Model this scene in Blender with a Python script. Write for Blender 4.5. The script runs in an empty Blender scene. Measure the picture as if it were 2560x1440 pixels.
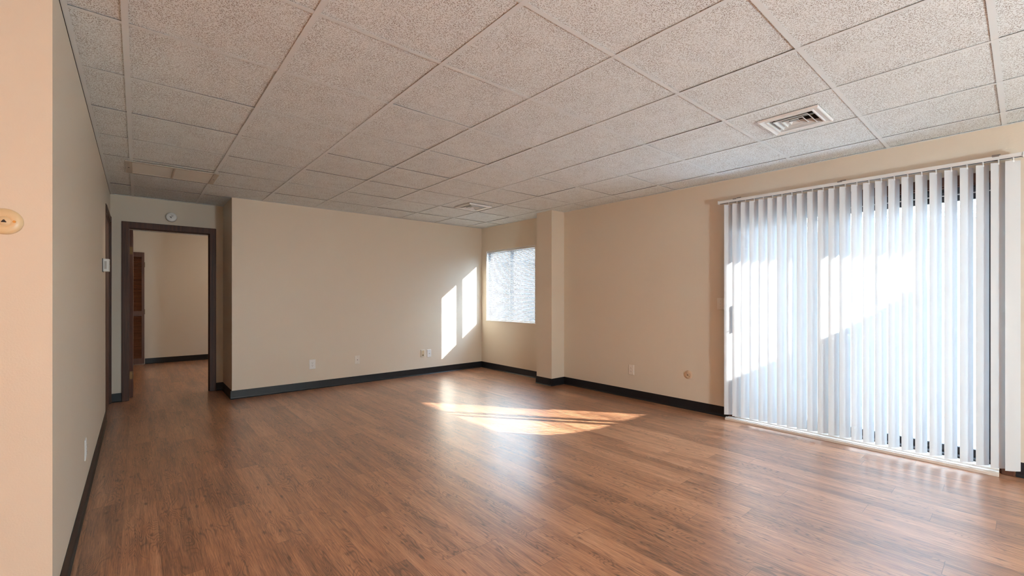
import bpy, bmesh, math, random
from mathutils import Vector, Matrix
random.seed(7)
S = bpy.context.scene
COL = S.collection
R = math.radians

# ------------------------------------------------------------------ camera
F_PX, CX, CY = 1094.5, 1278.0, 741.5
CAM_Z = 1.224
cam_d = bpy.data.cameras.new('camera')
cam_d.sensor_fit = 'HORIZONTAL'
cam_d.sensor_width = 36.0
cam_d.lens = 36.0 * F_PX / 2560
cam_d.shift_x = (1280 - CX) / 2560
cam_d.shift_y = (CY - 720) / 2560
cam_d.clip_start = 0.02
cam = bpy.data.objects.new('camera', cam_d)
COL.objects.link(cam)
cam.location = (0, 0, CAM_Z)
cam.rotation_euler = (R(90), 0, -R(40.5))
S.camera = cam

# ------------------------------------------------------------------ view
S.view_settings.view_transform = 'Standard'
S.view_settings.look = 'None'
S.view_settings.gamma = 1
S.view_settings.use_curve_mapping = False
S.view_settings.exposure = 1.15
S.cycles.use_denoising = True
S.cycles.max_bounces = 10
S.cycles.diffuse_bounces = 5
S.cycles.use_adaptive_sampling = True
S.cycles.adaptive_threshold = 0.015
S.cycles.transmission_bounces = 10
S.cycles.transparent_max_bounces = 24
S.cycles.glossy_bounces = 4
S.cycles.sample_clamp_indirect = 8
S.cycles.caustics_reflective = False

# ------------------------------------------------------------------ sky, sun
w = bpy.data.worlds.new('sky'); S.world = w
w.use_nodes = True
nt = w.node_tree; nt.nodes.clear()
sky = nt.nodes.new('ShaderNodeTexSky'); sky.sky_type = 'HOSEK_WILKIE'
sky.turbidity = 4.0; sky.ground_albedo = 0.5
sky.sun_direction = Vector((0.767, -1.0, 0.597)).normalized()
mixw = nt.nodes.new('ShaderNodeMixRGB'); mixw.inputs[0].default_value = 0.85
mixw.inputs[2].default_value = (0.54, 0.74, 1.0, 1)
bg = nt.nodes.new('ShaderNodeBackground'); bg.inputs[1].default_value = 13.0
wo = nt.nodes.new('ShaderNodeOutputWorld')
nt.links.new(sky.outputs[0], mixw.inputs[1]); nt.links.new(mixw.outputs[0], bg.inputs[0]); nt.links.new(bg.outputs[0], wo.inputs[0])

sun_d = bpy.data.lights.new('sun', 'SUN'); sun_d.energy = 15.5; sun_d.angle = R(0.53)
sun_d.color = (1.0, 0.985, 0.96)
sun = bpy.data.objects.new('sun', sun_d); COL.objects.link(sun)
sun.rotation_euler = Vector((0.767, -1.0, 0.597)).to_track_quat('Z', 'Y').to_euler()
sun.location = (8, -6, 8)

def portal(loc, sx, sy):
    l = bpy.data.lights.new('portal', 'AREA'); l.shape = 'RECTANGLE'; l.size = sx; l.size_y = sy
    l.cycles.is_portal = True
    o = bpy.data.objects.new('portal', l); COL.objects.link(o); o.location = loc
    o.rotation_euler = Vector((1, 0, 0)).to_track_quat('Z', 'Y').to_euler()
    return o
portal((4.80, 0.985, 1.03), 1.9, 2.1)
portal((4.80, 5.38, 1.4), 1.25, 1.25)
portal((4.80, 8.5, 1.4), 1.25, 1.25)

# lamps added out of view to lift the light (housings further down)
ADDED_LAMPS = [((-1.5, -2.3), 44, (1.0, 0.38, 0.09), .45), ((1.9, -2.7), 128, (0.66, 0.87, 1.0), 1.05), ((1.6, 8.4), 10, (1.0, 0.70, 0.48), .30)]  # first follows the tungsten glow on the near wall, others are added fill

# ------------------------------------------------------------------ materials
def newmat(name):
    m = bpy.data.materials.new(name); m.use_nodes = True
    t = m.node_tree
    return m, t, t.nodes['Principled BSDF']
def N(t, kind, **kw):
    n = t.nodes.new(kind)
    for k, v in kw.items():
        if k in n.bl_rna.properties: setattr(n, k, v)
    return n
def L(t, a, b): t.links.new(a, b)
def setin(n, d):
    for k, v in d.items(): n.inputs[k].default_value = v
def simple(name, col, rough=0.5, metal=0.0, var=0.04, vscale=6.0, bump=0.0, bscale=200.0, spec=0.5):
    m, t, p = newmat(name)
    tc = N(t, 'ShaderNodeTexCoord'); nz = N(t, 'ShaderNodeTexNoise')
    nz.inputs['Scale'].default_value = vscale; nz.inputs['Detail'].default_value = 4
    L(t, tc.outputs['Object'], nz.inputs['Vector'])
    mx = N(t, 'ShaderNodeMixRGB')
    mx.inputs[1].default_value = tuple(c * (1 - var) for c in col) + (1,)
    mx.inputs[2].default_value = tuple(min(1, c * (1 + var)) for c in col) + (1,)
    L(t, nz.outputs[0], mx.inputs[0]); L(t, mx.outputs[0], p.inputs['Base Color'])
    setin(p, {'Roughness': rough, 'Metallic': metal, 'Specular IOR Level': spec})
    if bump:
        n2 = N(t, 'ShaderNodeTexNoise'); n2.inputs['Scale'].default_value = bscale
        L(t, tc.outputs['Object'], n2.inputs['Vector'])
        b = N(t, 'ShaderNodeBump'); b.inputs['Strength'].default_value = bump; b.inputs['Distance'].default_value = 0.002
        L(t, n2.outputs[0], b.inputs['Height']); L(t, b.outputs[0], p.inputs['Normal'])
    return m
PAINT = simple('wall_paint', (0.705, 0.632, 0.522), 0.42, var=0.015, vscale=1.3, bump=0.25, bscale=170, spec=0.35)
PAINT_EXT = simple('exterior_siding', (0.62, 0.57, 0.48), 0.8, var=0.08)
VINYL_W = simple('white_plastic', (0.78, 0.80, 0.79), 0.35, var=0.01)
PLATE = simple('plate_plastic', (0.78, 0.74, 0.66), 0.35, var=0.01)
IVORY = simple('ivory_plastic', (0.66, 0.53, 0.34), 0.35, var=0.02)
IVORY_JACK = simple('yellowed_plastic', (0.72, 0.56, 0.33), 0.35, var=0.02)
PAINTED_JACK = simple('painted_over_plastic', (0.68, 0.49, 0.33), 0.5, var=0.02)
BLACK = simple('black_hole', (0.012, 0.010, 0.010), 0.6)
REDDARK = simple('dark_red_jack', (0.05, 0.008, 0.008), 0.5)
MARK = simple('grey_marking', (0.16, 0.16, 0.16), 0.6)
SCREW = simple('screw_metal', (0.55, 0.52, 0.46), 0.35, 0.6)
BRASS = simple('old_brass', (0.42, 0.27, 0.10), 0.4, 0.9, var=0.2, vscale=60)
HINGE = simple('dark_hinge_brass', (0.17, 0.09, 0.035), 0.45, 0.7, var=0.3, vscale=60)
BRONZE = simple('dark_bronze_aluminium', (0.055, 0.052, 0.056), 0.45, 0.5)
ALU = simple('aluminium_track', (0.62, 0.57, 0.52), 0.4, 0.3, var=0.05)
THRESH = simple('threshold_metal', (0.70, 0.63, 0.57), 0.55, 0.0, var=0.06)
RAILMAT = simple('headrail_metal', (0.70, 0.72, 0.71), 0.4)
FRAME_W = simple('white_window_frame', (0.82, 0.82, 0.80), 0.4)
VENT_W = simple('white_enamel', (0.80, 0.83, 0.83), 0.35)
GRILLE = simple('tan_enamel', (0.56, 0.51, 0.43), 0.45, var=0.04)
TEE = simple('ceiling_tee_enamel', (0.78, 0.84, 0.855), 0.7, var=0.02)
WEB = simple('shade_dark_tee_web', (0.06, 0.055, 0.05), 0.7)  # near-black colour paints the shade in the gaps beside the tees
DECK = simple('plenum_deck', (0.05, 0.045, 0.04), 0.9)
CONC = simple('patio_concrete', (0.76, 0.77, 0.78), 0.9, var=0.12, vscale=3, bump=0.3, bscale=60)
FENCE = simple('fence_boards', (0.50, 0.42, 0.34), 0.8, var=0.15, vscale=4)
SOFFIT = simple('soffit_boards', (0.55, 0.50, 0.44), 0.8, var=0.05)
SHINGLE = simple('grey_shingle', (0.30, 0.29, 0.29), 0.9, var=0.25, vscale=12)
CREAM = simple('cream_siding', (0.84, 0.80, 0.72), 0.8, var=0.05)
BARK = simple('bare_bark', (0.30, 0.24, 0.19), 0.9, var=0.3, vscale=10)
COVE = simple('black_vinyl_cove', (0.010, 0.010, 0.012), 0.42, var=0.3, vscale=5, spec=0.35)

def wood(name, dark, light, axis=2, rough=0.4, scale=1.0):
    m, t, p = newmat(name)
    tc = N(t, 'ShaderNodeTexCoord'); mp = N(t, 'ShaderNodeMapping')
    sc = [34 * scale] * 3; sc[axis] = 1.6 * scale
    mp.inputs['Scale'].default_value = sc
    L(t, tc.outputs['Object'], mp.inputs['Vector'])
    n = N(t, 'ShaderNodeTexNoise'); setin(n, {'Scale': 1.5, 'Detail': 6, 'Roughness': 0.6, 'Distortion': 0.6})
    L(t, mp.outputs[0], n.inputs['Vector'])
    cr = N(t, 'ShaderNodeValToRGB')
    cr.color_ramp.elements[0].position = 0.3; cr.color_ramp.elements[0].color = dark + (1,)
    cr.color_ramp.elements[1].position = 0.72; cr.color_ramp.elements[1].color = light + (1,)
    L(t, n.outputs[0], cr.inputs[0]); L(t, cr.outputs[0], p.inputs['Base Color'])
    p.inputs['Roughness'].default_value = rough
    b = N(t, 'ShaderNodeBump'); b.inputs['Strength'].default_value = 0.15; b.inputs['Distance'].default_value = 0.001
    L(t, n.outputs[0], b.inputs['Height']); L(t, b.outputs[0], p.inputs['Normal'])
    return m
CASING = wood('walnut_casing', (0.036, 0.012, 0.005), (0.100, 0.034, 0.014), 2, 0.55)
DOORWOOD = wood('mahogany_door', (0.070, 0.020, 0.009), (0.125, 0.042, 0.018), 2, 0.65)
LOUVRE = wood('stained_pine_louvre', (0.085, 0.026, 0.009), (0.19, 0.066, 0.022), 0, 0.45)
LOUVRE_V = wood('stained_pine_stile', (0.075, 0.024, 0.009), (0.15, 0.052, 0.019), 2, 0.45)

def make_tile():
    m, t, p = newmat('fissured_ceiling_tile')
    tc = N(t, 'ShaderNodeTexCoord')
    # short pits: stretched voronoi cells turned in two directions
    def pits(rot, sc, seed):
        mr = N(t, 'ShaderNodeMapping'); mr.inputs['Rotation'].default_value = (0, 0, rot)
        mp = N(t, 'ShaderNodeMapping'); mp.inputs['Location'].default_value = (seed, seed * 1.7, 0)
        mp.inputs['Scale'].default_value = (sc, sc * 0.48, 1)
        L(t, mr.outputs[0], mp.inputs['Vector'])
        nd = N(t, 'ShaderNodeTexNoise'); setin(nd, {'Scale': 120.0, 'Detail': 2})
        L(t, tc.outputs['Object'], nd.inputs['Vector'])
        vm = N(t, 'ShaderNodeVectorMath', operation='SCALE'); vm.inputs['Scale'].default_value = 0.006
        L(t, nd.outputs['Color'], vm.inputs[0])
        va = N(t, 'ShaderNodeVectorMath', operation='ADD'); L(t, tc.outputs['Object'], va.inputs[0]); L(t, vm.outputs[0], va.inputs[1])
        L(t, va.outputs[0], mr.inputs['Vector'])
        v = N(t, 'ShaderNodeTexVoronoi', voronoi_dimensions='2D'); v.inputs['Scale'].default_value = 1.0
        L(t, mp.outputs[0], v.inputs['Vector'])
        r = N(t, 'ShaderNodeMapRange', interpolation_type='SMOOTHSTEP')
        setin(r, {'From Min': 0.15, 'From Max': 0.25, 'To Min': 1.0, 'To Max': 0.0})
        L(t, v.outputs['Distance'], r.inputs['Value'])
        # keep only part of the cells
        sp = N(t, 'ShaderNodeSeparateColor'); L(t, v.outputs['Color'], sp.inputs[0])
        g = N(t, 'ShaderNodeMath', operation='GREATER_THAN'); g.inputs[1].default_value = 0.45
        L(t, sp.outputs[0], g.inputs[0])
        mu = N(t, 'ShaderNodeMath', operation='MULTIPLY'); L(t, r.outputs[0], mu.inputs[0]); L(t, g.outputs[0], mu.inputs[1])
        return mu
    a = pits(0.4, 165, 0.0); b = pits(1.5, 175, 3.3); c = pits(2.6, 170, 7.1)
    mx = N(t, 'ShaderNodeMath', operation='MAXIMUM'); L(t, a.outputs[0], mx.inputs[0]); L(t, b.outputs[0], mx.inputs[1])
    c2 = N(t, 'ShaderNodeMath', operation='MULTIPLY'); c2.inputs[1].default_value = 0.9; L(t, c.outputs[0], c2.inputs[0])
    mx2 = N(t, 'ShaderNodeMath', operation='MAXIMUM'); L(t, mx.outputs[0], mx2.inputs[0]); L(t, c2.outputs[0], mx2.inputs[1])
    # fields of denser / sparser pitting
    nf = N(t, 'ShaderNodeTexNoise'); setin(nf, {'Scale': 9.0, 'Detail': 3}); L(t, tc.outputs['Object'], nf.inputs['Vector'])
    rf = N(t, 'ShaderNodeMapRange'); setin(rf, {'From Min': 0.3, 'From Max': 0.6, 'To Min': 0.55, 'To Max': 1.0}); L(t, nf.outputs[0], rf.inputs['Value'])
    mu = N(t, 'ShaderNodeMath', operation='MULTIPLY'); L(t, mx2.outputs[0], mu.inputs[0]); L(t, rf.outputs[0], mu.inputs[1])
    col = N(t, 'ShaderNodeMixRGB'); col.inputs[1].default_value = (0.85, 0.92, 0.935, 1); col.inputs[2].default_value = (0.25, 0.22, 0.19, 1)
    L(t, mu.outputs[0], col.inputs[0]); L(t, col.outputs[0], p.inputs['Base Color'])
    setin(p, {'Roughness': 0.9, 'Specular IOR Level': 0.15})
    bp = N(t, 'ShaderNodeBump', invert=True); bp.inputs['Strength'].default_value = 0.5; bp.inputs['Distance'].default_value = 0.002
    L(t, mu.outputs[0], bp.inputs['Height']); L(t, bp.outputs[0], p.inputs['Normal'])
    return m
TILE = make_tile()

def make_floor():
    m, t, p = newmat('vinyl_plank_wood')
    tc = N(t, 'ShaderNodeTexCoord'); sep = N(t, 'ShaderNodeSeparateXYZ'); L(t, tc.outputs['Object'], sep.inputs[0])
    def M(op, a, b=None, c=None):
        n = N(t, 'ShaderNodeMath', operation=op)
        for k, v in enumerate((a, b, c)):
            if v is None: continue
            if isinstance(v, (int, float)): n.inputs[k].default_value = v
            else: L(t, v, n.inputs[k])
        return n.outputs[0]
    W, LEN = 0.145, 1.22
    xs = M('DIVIDE', M('ADD', sep.outputs['X'], 0.06), W); i = M('FLOOR', xs); fx = M('FRACT', xs)
    wn = N(t, 'ShaderNodeTexWhiteNoise', noise_dimensions='1D'); L(t, i, wn.inputs['W'])
    ys = M('ADD', M('DIVIDE', sep.outputs['Y'], LEN), M('MULTIPLY', wn.outputs['Value'], 7.0)); j = M('FLOOR', ys); fy = M('FRACT', ys)
    cmb = N(t, 'ShaderNodeCombineXYZ'); L(t, i, cmb.inputs[0]); L(t, j, cmb.inputs[1])
    wn2 = N(t, 'ShaderNodeTexWhiteNoise', noise_dimensions='2D'); L(t, cmb.outputs[0], wn2.inputs['Vector'])
    rc = N(t, 'ShaderNodeSeparateColor'); L(t, wn2.outputs['Color'], rc.inputs[0])
    # grain coordinates, moved for every plank
    gx = M('ADD', sep.outputs['X'], M('MULTIPLY', rc.outputs[0], 31.0))
    gy = M('ADD', sep.outputs['Y'], M('MULTIPLY', rc.outputs[1], 47.0))
    def vec(sx, sy):
        c = N(t, 'ShaderNodeCombineXYZ'); L(t, M('MULTIPLY', gx, sx), c.inputs[0]); L(t, M('MULTIPLY', gy, sy), c.inputs[1]); return c.outputs[0]
    def noise(v, detail=3, rough=0.5, dist=0.0):
        n = N(t, 'ShaderNodeTexNoise', noise_dimensions='2D'); setin(n, {'Scale': 1.0, 'Detail': detail, 'Roughness': rough, 'Distortion': dist})
        L(t, v, n.inputs['Vector']); return n.outputs[0]
    broad = noise(vec(9.0, 1.7), 2, 0.5, 0.25)
    rings = M('SINE', M('MULTIPLY', broad, 135.0))
    rings = M('POWER', M('MULTIPLY_ADD', rings, 0.5, 0.5), 4.0)
    ringmask = N(t, 'ShaderNodeMapRange'); setin(ringmask, {'From Min': 0.44, 'From Max': 0.58, 'To Min': 0.10, 'To Max': 1.0})
    L(t, noise(vec(7.0, 2.2), 2), ringmask.inputs['Value'])
    rings = M('MULTIPLY', rings, ringmask.outputs[0])
    fibre = noise(vec(260.0, 8.0), 4, 0.7, 0.5)
    fib2 = noise(vec(62.0, 3.0), 4, 0.65, 0.5)
    streak = noise(vec(14.0, 1.1), 3, 0.5)
    # knots
    kn = N(t, 'ShaderNodeTexVoronoi', voronoi_dimensions='2D'); kn.inputs['Scale'].default_value = 1.0
    L(t, vec(6.5, 2.4), kn.inputs['Vector'])
    kr = N(t, 'ShaderNodeMapRange', interpolation_type='SMOOTHSTEP'); setin(kr, {'From Min': 0.005, 'From Max': 0.075, 'To Min': 1.0, 'To Max': 0.0})
    L(t, M('ADD', kn.outputs['Distance'], M('MULTIPLY', M('SUBTRACT', fibre, 0.5), 0.10)), kr.inputs['Value'])
    tone = M('MULTIPLY_ADD', M('SUBTRACT', rc.outputs[2], 0.5), 0.26, 0.50)
    v = M('ADD', tone, M('MULTIPLY', M('SUBTRACT', fib2, 0.5), 0.8))
    v = M('ADD', v, M('MULTIPLY', M('SUBTRACT', fibre, 0.5), 1.2))
    v = M('ADD', v, M('MULTIPLY', M('SUBTRACT', streak, 0.5), 0.65))
    v = M('SUBTRACT', v, M('MULTIPLY', rings, 0.32))
    v = M('SUBTRACT', v, M('MULTIPLY', kr.outputs[0], 0.5))
    cr = N(t, 'ShaderNodeValToRGB'); e = cr.color_ramp.elements
    e[0].position = 0.0; e[0].color = (0.13, 0.058, 0.030, 1)
    e[1].position = 1.0; e[1].color = (0.74, 0.44, 0.27, 1)
    for pos, c in ((0.25, (0.28, 0.120, 0.060, 1)), (0.50, (0.475, 0.215, 0.106, 1)), (0.72, (0.61, 0.305, 0.16, 1))):
        k = e.new(pos); k.color = c
    L(t, v, cr.inputs[0])
    # seams
    ex = M('MINIMUM', fx, M('SUBTRACT', 1.0, fx)); ex = M('MULTIPLY', ex, W)
    ey = M('MULTIPLY', M('MINIMUM', fy, M('SUBTRACT', 1.0, fy)), LEN)
    sx_ = N(t, 'ShaderNodeMapRange'); setin(sx_, {'From Min': 0.0003, 'From Max': 0.0011, 'To Min': 0.45, 'To Max': 0.0}); L(t, ex, sx_.inputs['Value'])
    sy_ = N(t, 'ShaderNodeMapRange'); setin(sy_, {'From Min': 0.0004, 'From Max': 0.0016, 'To Min': 0.75, 'To Max': 0.0}); L(t, ey, sy_.inputs['Value'])
    seam = M('MAXIMUM', sx_.outputs[0], sy_.outputs[0])
    mx = N(t, 'ShaderNodeMixRGB'); mx.inputs[2].default_value = (0.045, 0.02, 0.012, 1)
    L(t, seam, mx.inputs[0]); L(t, cr.outputs[0], mx.inputs[1]); L(t, mx.outputs[0], p.inputs['Base Color'])
    h = M('ADD', M('MULTIPLY', fibre, 0.7), M('MULTIPLY', fib2, 0.4)); h = M('SUBTRACT', h, M('MULTIPLY', seam, 0.6)); h = M('SUBTRACT', h, M('MULTIPLY', rings, 0.15))
    b = N(t, 'ShaderNodeBump'); b.inputs['Strength'].default_value = 0.38; b.inputs['Distance'].default_value = 0.0016
    L(t, h, b.inputs['Height']); L(t, b.outputs[0], p.inputs['Normal'])
    ro = M('MULTIPLY_ADD', fib2, 0.14, 0.29); L(t, ro, p.inputs['Roughness'])
    p.inputs['Specular IOR Level'].default_value = 1.0
    setin(p, {'Coat Weight': 0.7, 'Coat Roughness': 0.30, 'Coat IOR': 1.6})
    return m
FLOOR = make_floor()

def make_slat(name, col, trans, rough=0.45):
    m, t, p = newmat(name)
    setin(p, {'Base Color': col + (1,), 'Roughness': rough})
    tr = N(t, 'ShaderNodeBsdfTranslucent'); tr.inputs[0].default_value = tuple(min(1, c * 1.02) for c in col) + (1,)
    mx = N(t, 'ShaderNodeMixShader'); mx.inputs[0].default_value = trans
    tc = N(t, 'ShaderNodeTexCoord'); mp = N(t, 'ShaderNodeMapping'); mp.inputs['Scale'].default_value = (900, 900, 14)
    nz = N(t, 'ShaderNodeTexNoise'); nz.inputs['Scale'].default_value = 1
    L(t, tc.outputs['Object'], mp.inputs[0]); L(t, mp.outputs[0], nz.inputs['Vector'])
    b = N(t, 'ShaderNodeBump'); b.inputs['Strength'].default_value = 0.12; b.inputs['Distance'].default_value = 0.0005
    L(t, nz.outputs[0], b.inputs['Height']); L(t, b.outputs[0], p.inputs['Normal'])
    out = t.nodes['Material Output']
    L(t, p.outputs[0], mx.inputs[1]); L(t, tr.outputs[0], mx.inputs[2]); L(t, mx.outputs[0], out.inputs[0])
    return m
SLAT = make_slat('vertical_slat_vinyl', (0.60, 0.61, 0.62), 0.06)
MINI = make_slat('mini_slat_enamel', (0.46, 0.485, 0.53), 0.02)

def make_glass():
    m, t, p = newmat('window_glass')
    t.nodes.remove(p)
    tr = N(t, 'ShaderNodeBsdfTransparent'); tr.inputs[0].default_value = (0.96, 0.975, 0.97, 1)
    gl = N(t, 'ShaderNodeBsdfGlossy'); gl.inputs['Roughness'].default_value = 0.01
    mx = N(t, 'ShaderNodeMixShader'); mx.inputs[0].default_value = 0.05; L(t, tr.outputs[0], mx.inputs[1]); L(t, gl.outputs[0], mx.inputs[2])
    L(t, mx.outputs[0], t.nodes['Material Output'].inputs[0])
    return m
GLASS = make_glass()
def make_emit(name, col, s):
    m, t, p = newmat(name)
    setin(p, {'Base Color': (0.8, 0.78, 0.72, 1), 'Emission Color': col + (1,), 'Emission Strength': s})
    return m

# ------------------------------------------------------------------ mesh helpers
class MB:
    def __init__(self): self.v = []; self.f = []
    def add(self, vs, fs):
        o = len(self.v); self.v += [tuple(v) for v in vs]; self.f += [tuple(i + o for i in f) for f in fs]; return self
    def box(self, x0, x1, y0, y1, z0, z1):
        if x0 > x1: x0, x1 = x1, x0
        if y0 > y1: y0, y1 = y1, y0
        if z0 > z1: z0, z1 = z1, z0
        vs = [(x, y, z) for z in (z0, z1) for y in (y0, y1) for x in (x0, x1)]
        return self.add(vs, [(0, 2, 3, 1), (4, 5, 7, 6), (0, 1, 5, 4), (2, 6, 7, 3), (0, 4, 6, 2), (1, 3, 7, 5)])
    def prism(self, prof, a, b, axis):
        # closed profile extruded along an axis; profile gives the two other coordinates in order
        n = len(prof); vs = []
        for h in (a, b):
            for (p, q) in prof:
                vs.append({0: (h, p, q), 1: (p, h, q), 2: (p, q, h)}[axis])
        fs = [tuple(range(n)), tuple(range(2 * n - 1, n - 1, -1))]
        for i in range(n):
            k = (i + 1) % n; fs.append((i, i + n, k + n, k))
        return self.add(vs, fs)
    def lathe(self, prof, c, axis, seg=32, sx=1.0):
        # prof: (radius, offset along axis)
        vs = []; n = len(prof)
        for s in range(seg):
            a = 2 * math.pi * s / seg
            for r, h in prof:
                u, v = r * math.cos(a) * sx, r * math.sin(a)
                d = {0: (h, u, v), 1: (u, h, v), 2: (u, v, h)}[axis]
                vs.append((c[0] + d[0], c[1] + d[1], c[2] + d[2]))
        fs = []
        for s in range(seg):
            t = (s + 1) % seg
            for k in range(n - 1): fs.append((s * n + k, t * n + k, t * n + k + 1, s * n + k + 1))
        if prof[0][0] > 1e-6: fs.append(tuple(s * n for s in range(seg)))
        if prof[-1][0] > 1e-6: fs.append(tuple(s * n + n - 1 for s in reversed(range(seg))))
        return self.add(vs, fs)
    def tube(self, pts, rad, seg=8):
        pts = [Vector(p) for p in pts]
        if isinstance(rad, (int, float)): rad = [rad] * len(pts)
        vs = []
        for i, p in enumerate(pts):
            d = (pts[min(i + 1, len(pts) - 1)] - pts[max(i - 1, 0)]).normalized()
            u = d.orthogonal().normalized(); v = d.cross(u)
            if i and abs(d.z) < 0.99:
                u = Vector((0, 0, 1)).cross(d).normalized(); v = d.cross(u)
            elif abs(d.z) < 0.99:
                u = Vector((0, 0, 1)).cross(d).normalized(); v = d.cross(u)
            for s in range(seg):
                a = 2 * math.pi * s / seg; vs.append(p + u * math.cos(a) * rad[i] + v * math.sin(a) * rad[i])
        fs = []
        for i in range(len(pts) - 1):
            for s in range(seg):
                t = (s + 1) % seg; fs.append((i * seg + s, i * seg + t, (i + 1) * seg + t, (i + 1) * seg + s))
        fs.append(tuple(range(seg))[::-1]); fs.append(tuple((len(pts) - 1) * seg + s for s in range(seg)))
        return self.add(vs, fs)
    def build(self, name, mat, parent=None, bevel=0.0, smooth=False, fix=True, seg=2):
        me = bpy.data.meshes.new(name)
        me.from_pydata(self.v, [], self.f)
        bm = bmesh.new(); bm.from_mesh(me)
        bmesh.ops.remove_doubles(bm, verts=bm.verts, dist=1e-6)
        if fix: bmesh.ops.recalc_face_normals(bm, faces=bm.faces)
        bm.to_mesh(me); bm.free()
        if smooth:
            for p in me.polygons: p.use_smooth = True
        o = bpy.data.objects.new(name, me); COL.objects.link(o)
        if parent:
            o.parent = parent; o.location = -Vector(parent_origin(parent))
        me.materials.append(mat)
        if bevel:
            b = o.modifiers.new('bevel', 'BEVEL'); b.width = bevel; b.segments = seg; b.limit_method = 'ANGLE'; b.angle_limit = R(35)
        return o
def parent_origin(p):
    v = Vector(p.location)
    if p.parent: v = v + Vector(parent_origin(p.parent))
    return v
def tag(o, label=None, cat=None, group=None, kind=None):
    if label: o['label'] = label
    if cat: o['category'] = cat
    if group: o['group'] = group
    if kind: o['kind'] = kind
    return o
def thing(name, loc, label=None, cat=None, group=None, kind=None):
    o = bpy.data.objects.new(name, None); COL.objects.link(o); o.location = loc; o.empty_display_size = 0.1
    return tag(o, label, cat, group, kind)
def struct(mb, name, mat, label, cat, bevel=0.0):
    return tag(mb.build(name, mat, bevel=bevel), label, cat, kind='structure')

# ------------------------------------------------------------------ the room
XL, XR, YB, YD, YN = -0.237, 4.55, 6.12, 6.83, 2.317
CZ, WT = 2.404, 2.56
XK, YR, YBED = -3.3, -3.0, 10.35
XO = 4.785        # outer face of the window wall
AX = 0.856        # inner corner of the doorway recess

m = MB()
m.box(XK - .12, XO, YR - .12, YBED + .12, -0.12, 0)
struct(m, 'floor', FLOOR, 'reddish brown wood-look plank floor running through both rooms', 'floor')

DO = (0.10, 1.87, 2.04)           # patio door opening y0 y1 z1
WO = (4.77, 5.985, 0.815, 2.0)    # window opening
W2 = (7.9, 9.1, 0.815, 2.0)
m = MB()
m.box(XR, XO, YR, DO[0], 0, WT).box(XR, XO, DO[0], DO[1], DO[2], WT).box(XR, XO, DO[1], WO[0], 0, WT)
m.box(XR, XO, WO[0], WO[1], 0, WO[2]).box(XR, XO, WO[0], WO[1], WO[3], WT)
m.box(XR, XO, WO[1], W2[0], 0, WT).box(XR, XO, W2[0], W2[1], 0, W2[2]).box(XR, XO, W2[0], W2[1], W2[3], WT).box(XR, XO, W2[1], YBED + .12, 0, WT)
struct(m, 'wall_right', PAINT, 'tan painted wall holding the patio door and the small window', 'wall')
m = MB().box(4.30, XR, 4.185, 4.48, 0, WT)
struct(m, 'wall_column', PAINT, 'square tan painted column beside the small window', 'wall')
m = MB().box(AX, XR, YB, YB + .12, 0, WT).box(AX, AX + .12, YB + .12, YD, 0, WT)
struct(m, 'wall_back', PAINT, 'long beige wall with the sun patch and four wall plates', 'wall')
DW = (-0.096, 0.732, 2.055)
m = MB().box(XL, DW[0], YD, YD + .12, 0, WT).box(DW[1], XR, YD, YD + .12, 0, WT).box(DW[0], DW[1], YD, YD + .12, DW[2], WT)
m.box(-1.5, XL - .12, YD, YD + .12, 0, WT)
struct(m, 'wall_door', PAINT, 'short beige wall around the doorway to the far room', 'wall')
DL = (5.925, 6.765, 2.075)
m = MB().box(XL - .12, XL, YN, DL[0], 0, WT).box(XL - .12, XL, DL[1], YD + .12, 0, WT).box(XL - .12, XL, DL[0], DL[1], DL[2], WT)
struct(m, 'wall_left', PAINT, 'pale wall running along the left side with the thermostat', 'wall')
m = MB().box(XK, XL - .12, YN, YN + .12, 0, WT)
struct(m, 'wall_front', PAINT, 'warm lit wall at the left edge of the photo with a round phone jack', 'wall')
m = MB().box(XK - .12, XK, YR - .12, YN + .12, 0, WT).box(XK, XO, YR - .12, YR, 0, WT)
struct(m, 'wall_rear', PAINT, 'beige walls closing the room behind the viewpoint', 'wall')
m = MB().box(-1.62, XO, YBED, YBED + .12, 0, WT).box(-1.62, -1.5, YD, YBED, 0, WT)
struct(m, 'wall_far', PAINT, 'plain beige wall of the far room seen through the doorway', 'wall')
m = MB().box(XL - 1.3, XL - .14, 5.6, 5.64, 0, WT)
struct(m, 'wall_closet', PAINT, 'side wall behind the closed door in the left wall', 'wall')
m = MB().box(XK - .2, XO + .05, YR - .2, YBED + .2, WT, WT + .1)
struct(m, 'roof_deck', DECK, 'dark deck above the hung ceiling', 'roof')

# ---- hung ceiling: tiles (one mesh) and the tee grid
GX0, GY0, G = -0.040, 2.525, 0.6096
REG = [(XK, XR, YR, YD), (-1.5, XR, YD + .12, YBED)]
SOLID = [(AX, 9, YB, YD + .06), (-9, XL, YN, YD + .06)]
VENTS = [(3.352, 0.995, 0.345), (3.352, 4.70, 0.355)]
GR = (-0.045, 0.568, 5.045, 5.495)
tiles = MB(); tees = MB(); webs = MB()
holes = [(x - s / 2 + .03, x + s / 2 - .03, y - s / 2 + .03, y + s / 2 - .03) for x, y, s in VENTS] + [GR] + SOLID
def cut(x0, x1, y0, y1, hs):
    for (a, b, c, d) in hs:
        if a < x1 and b > x0 and c < y1 and d > y0:
            out = []
            if c > y0: out += cut(x0, x1, y0, c, hs)
            if d < y1: out += cut(x0, x1, d, y1, hs)
            yy0, yy1 = max(y0, c), min(y1, d)
            if a > x0: out += cut(x0, a, yy0, yy1, hs)
            if b < x1: out += cut(b, x1, yy0, yy1, hs)
            return out
    return [(x0, x1, y0, y1)]
rnd = random.Random(3)
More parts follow.
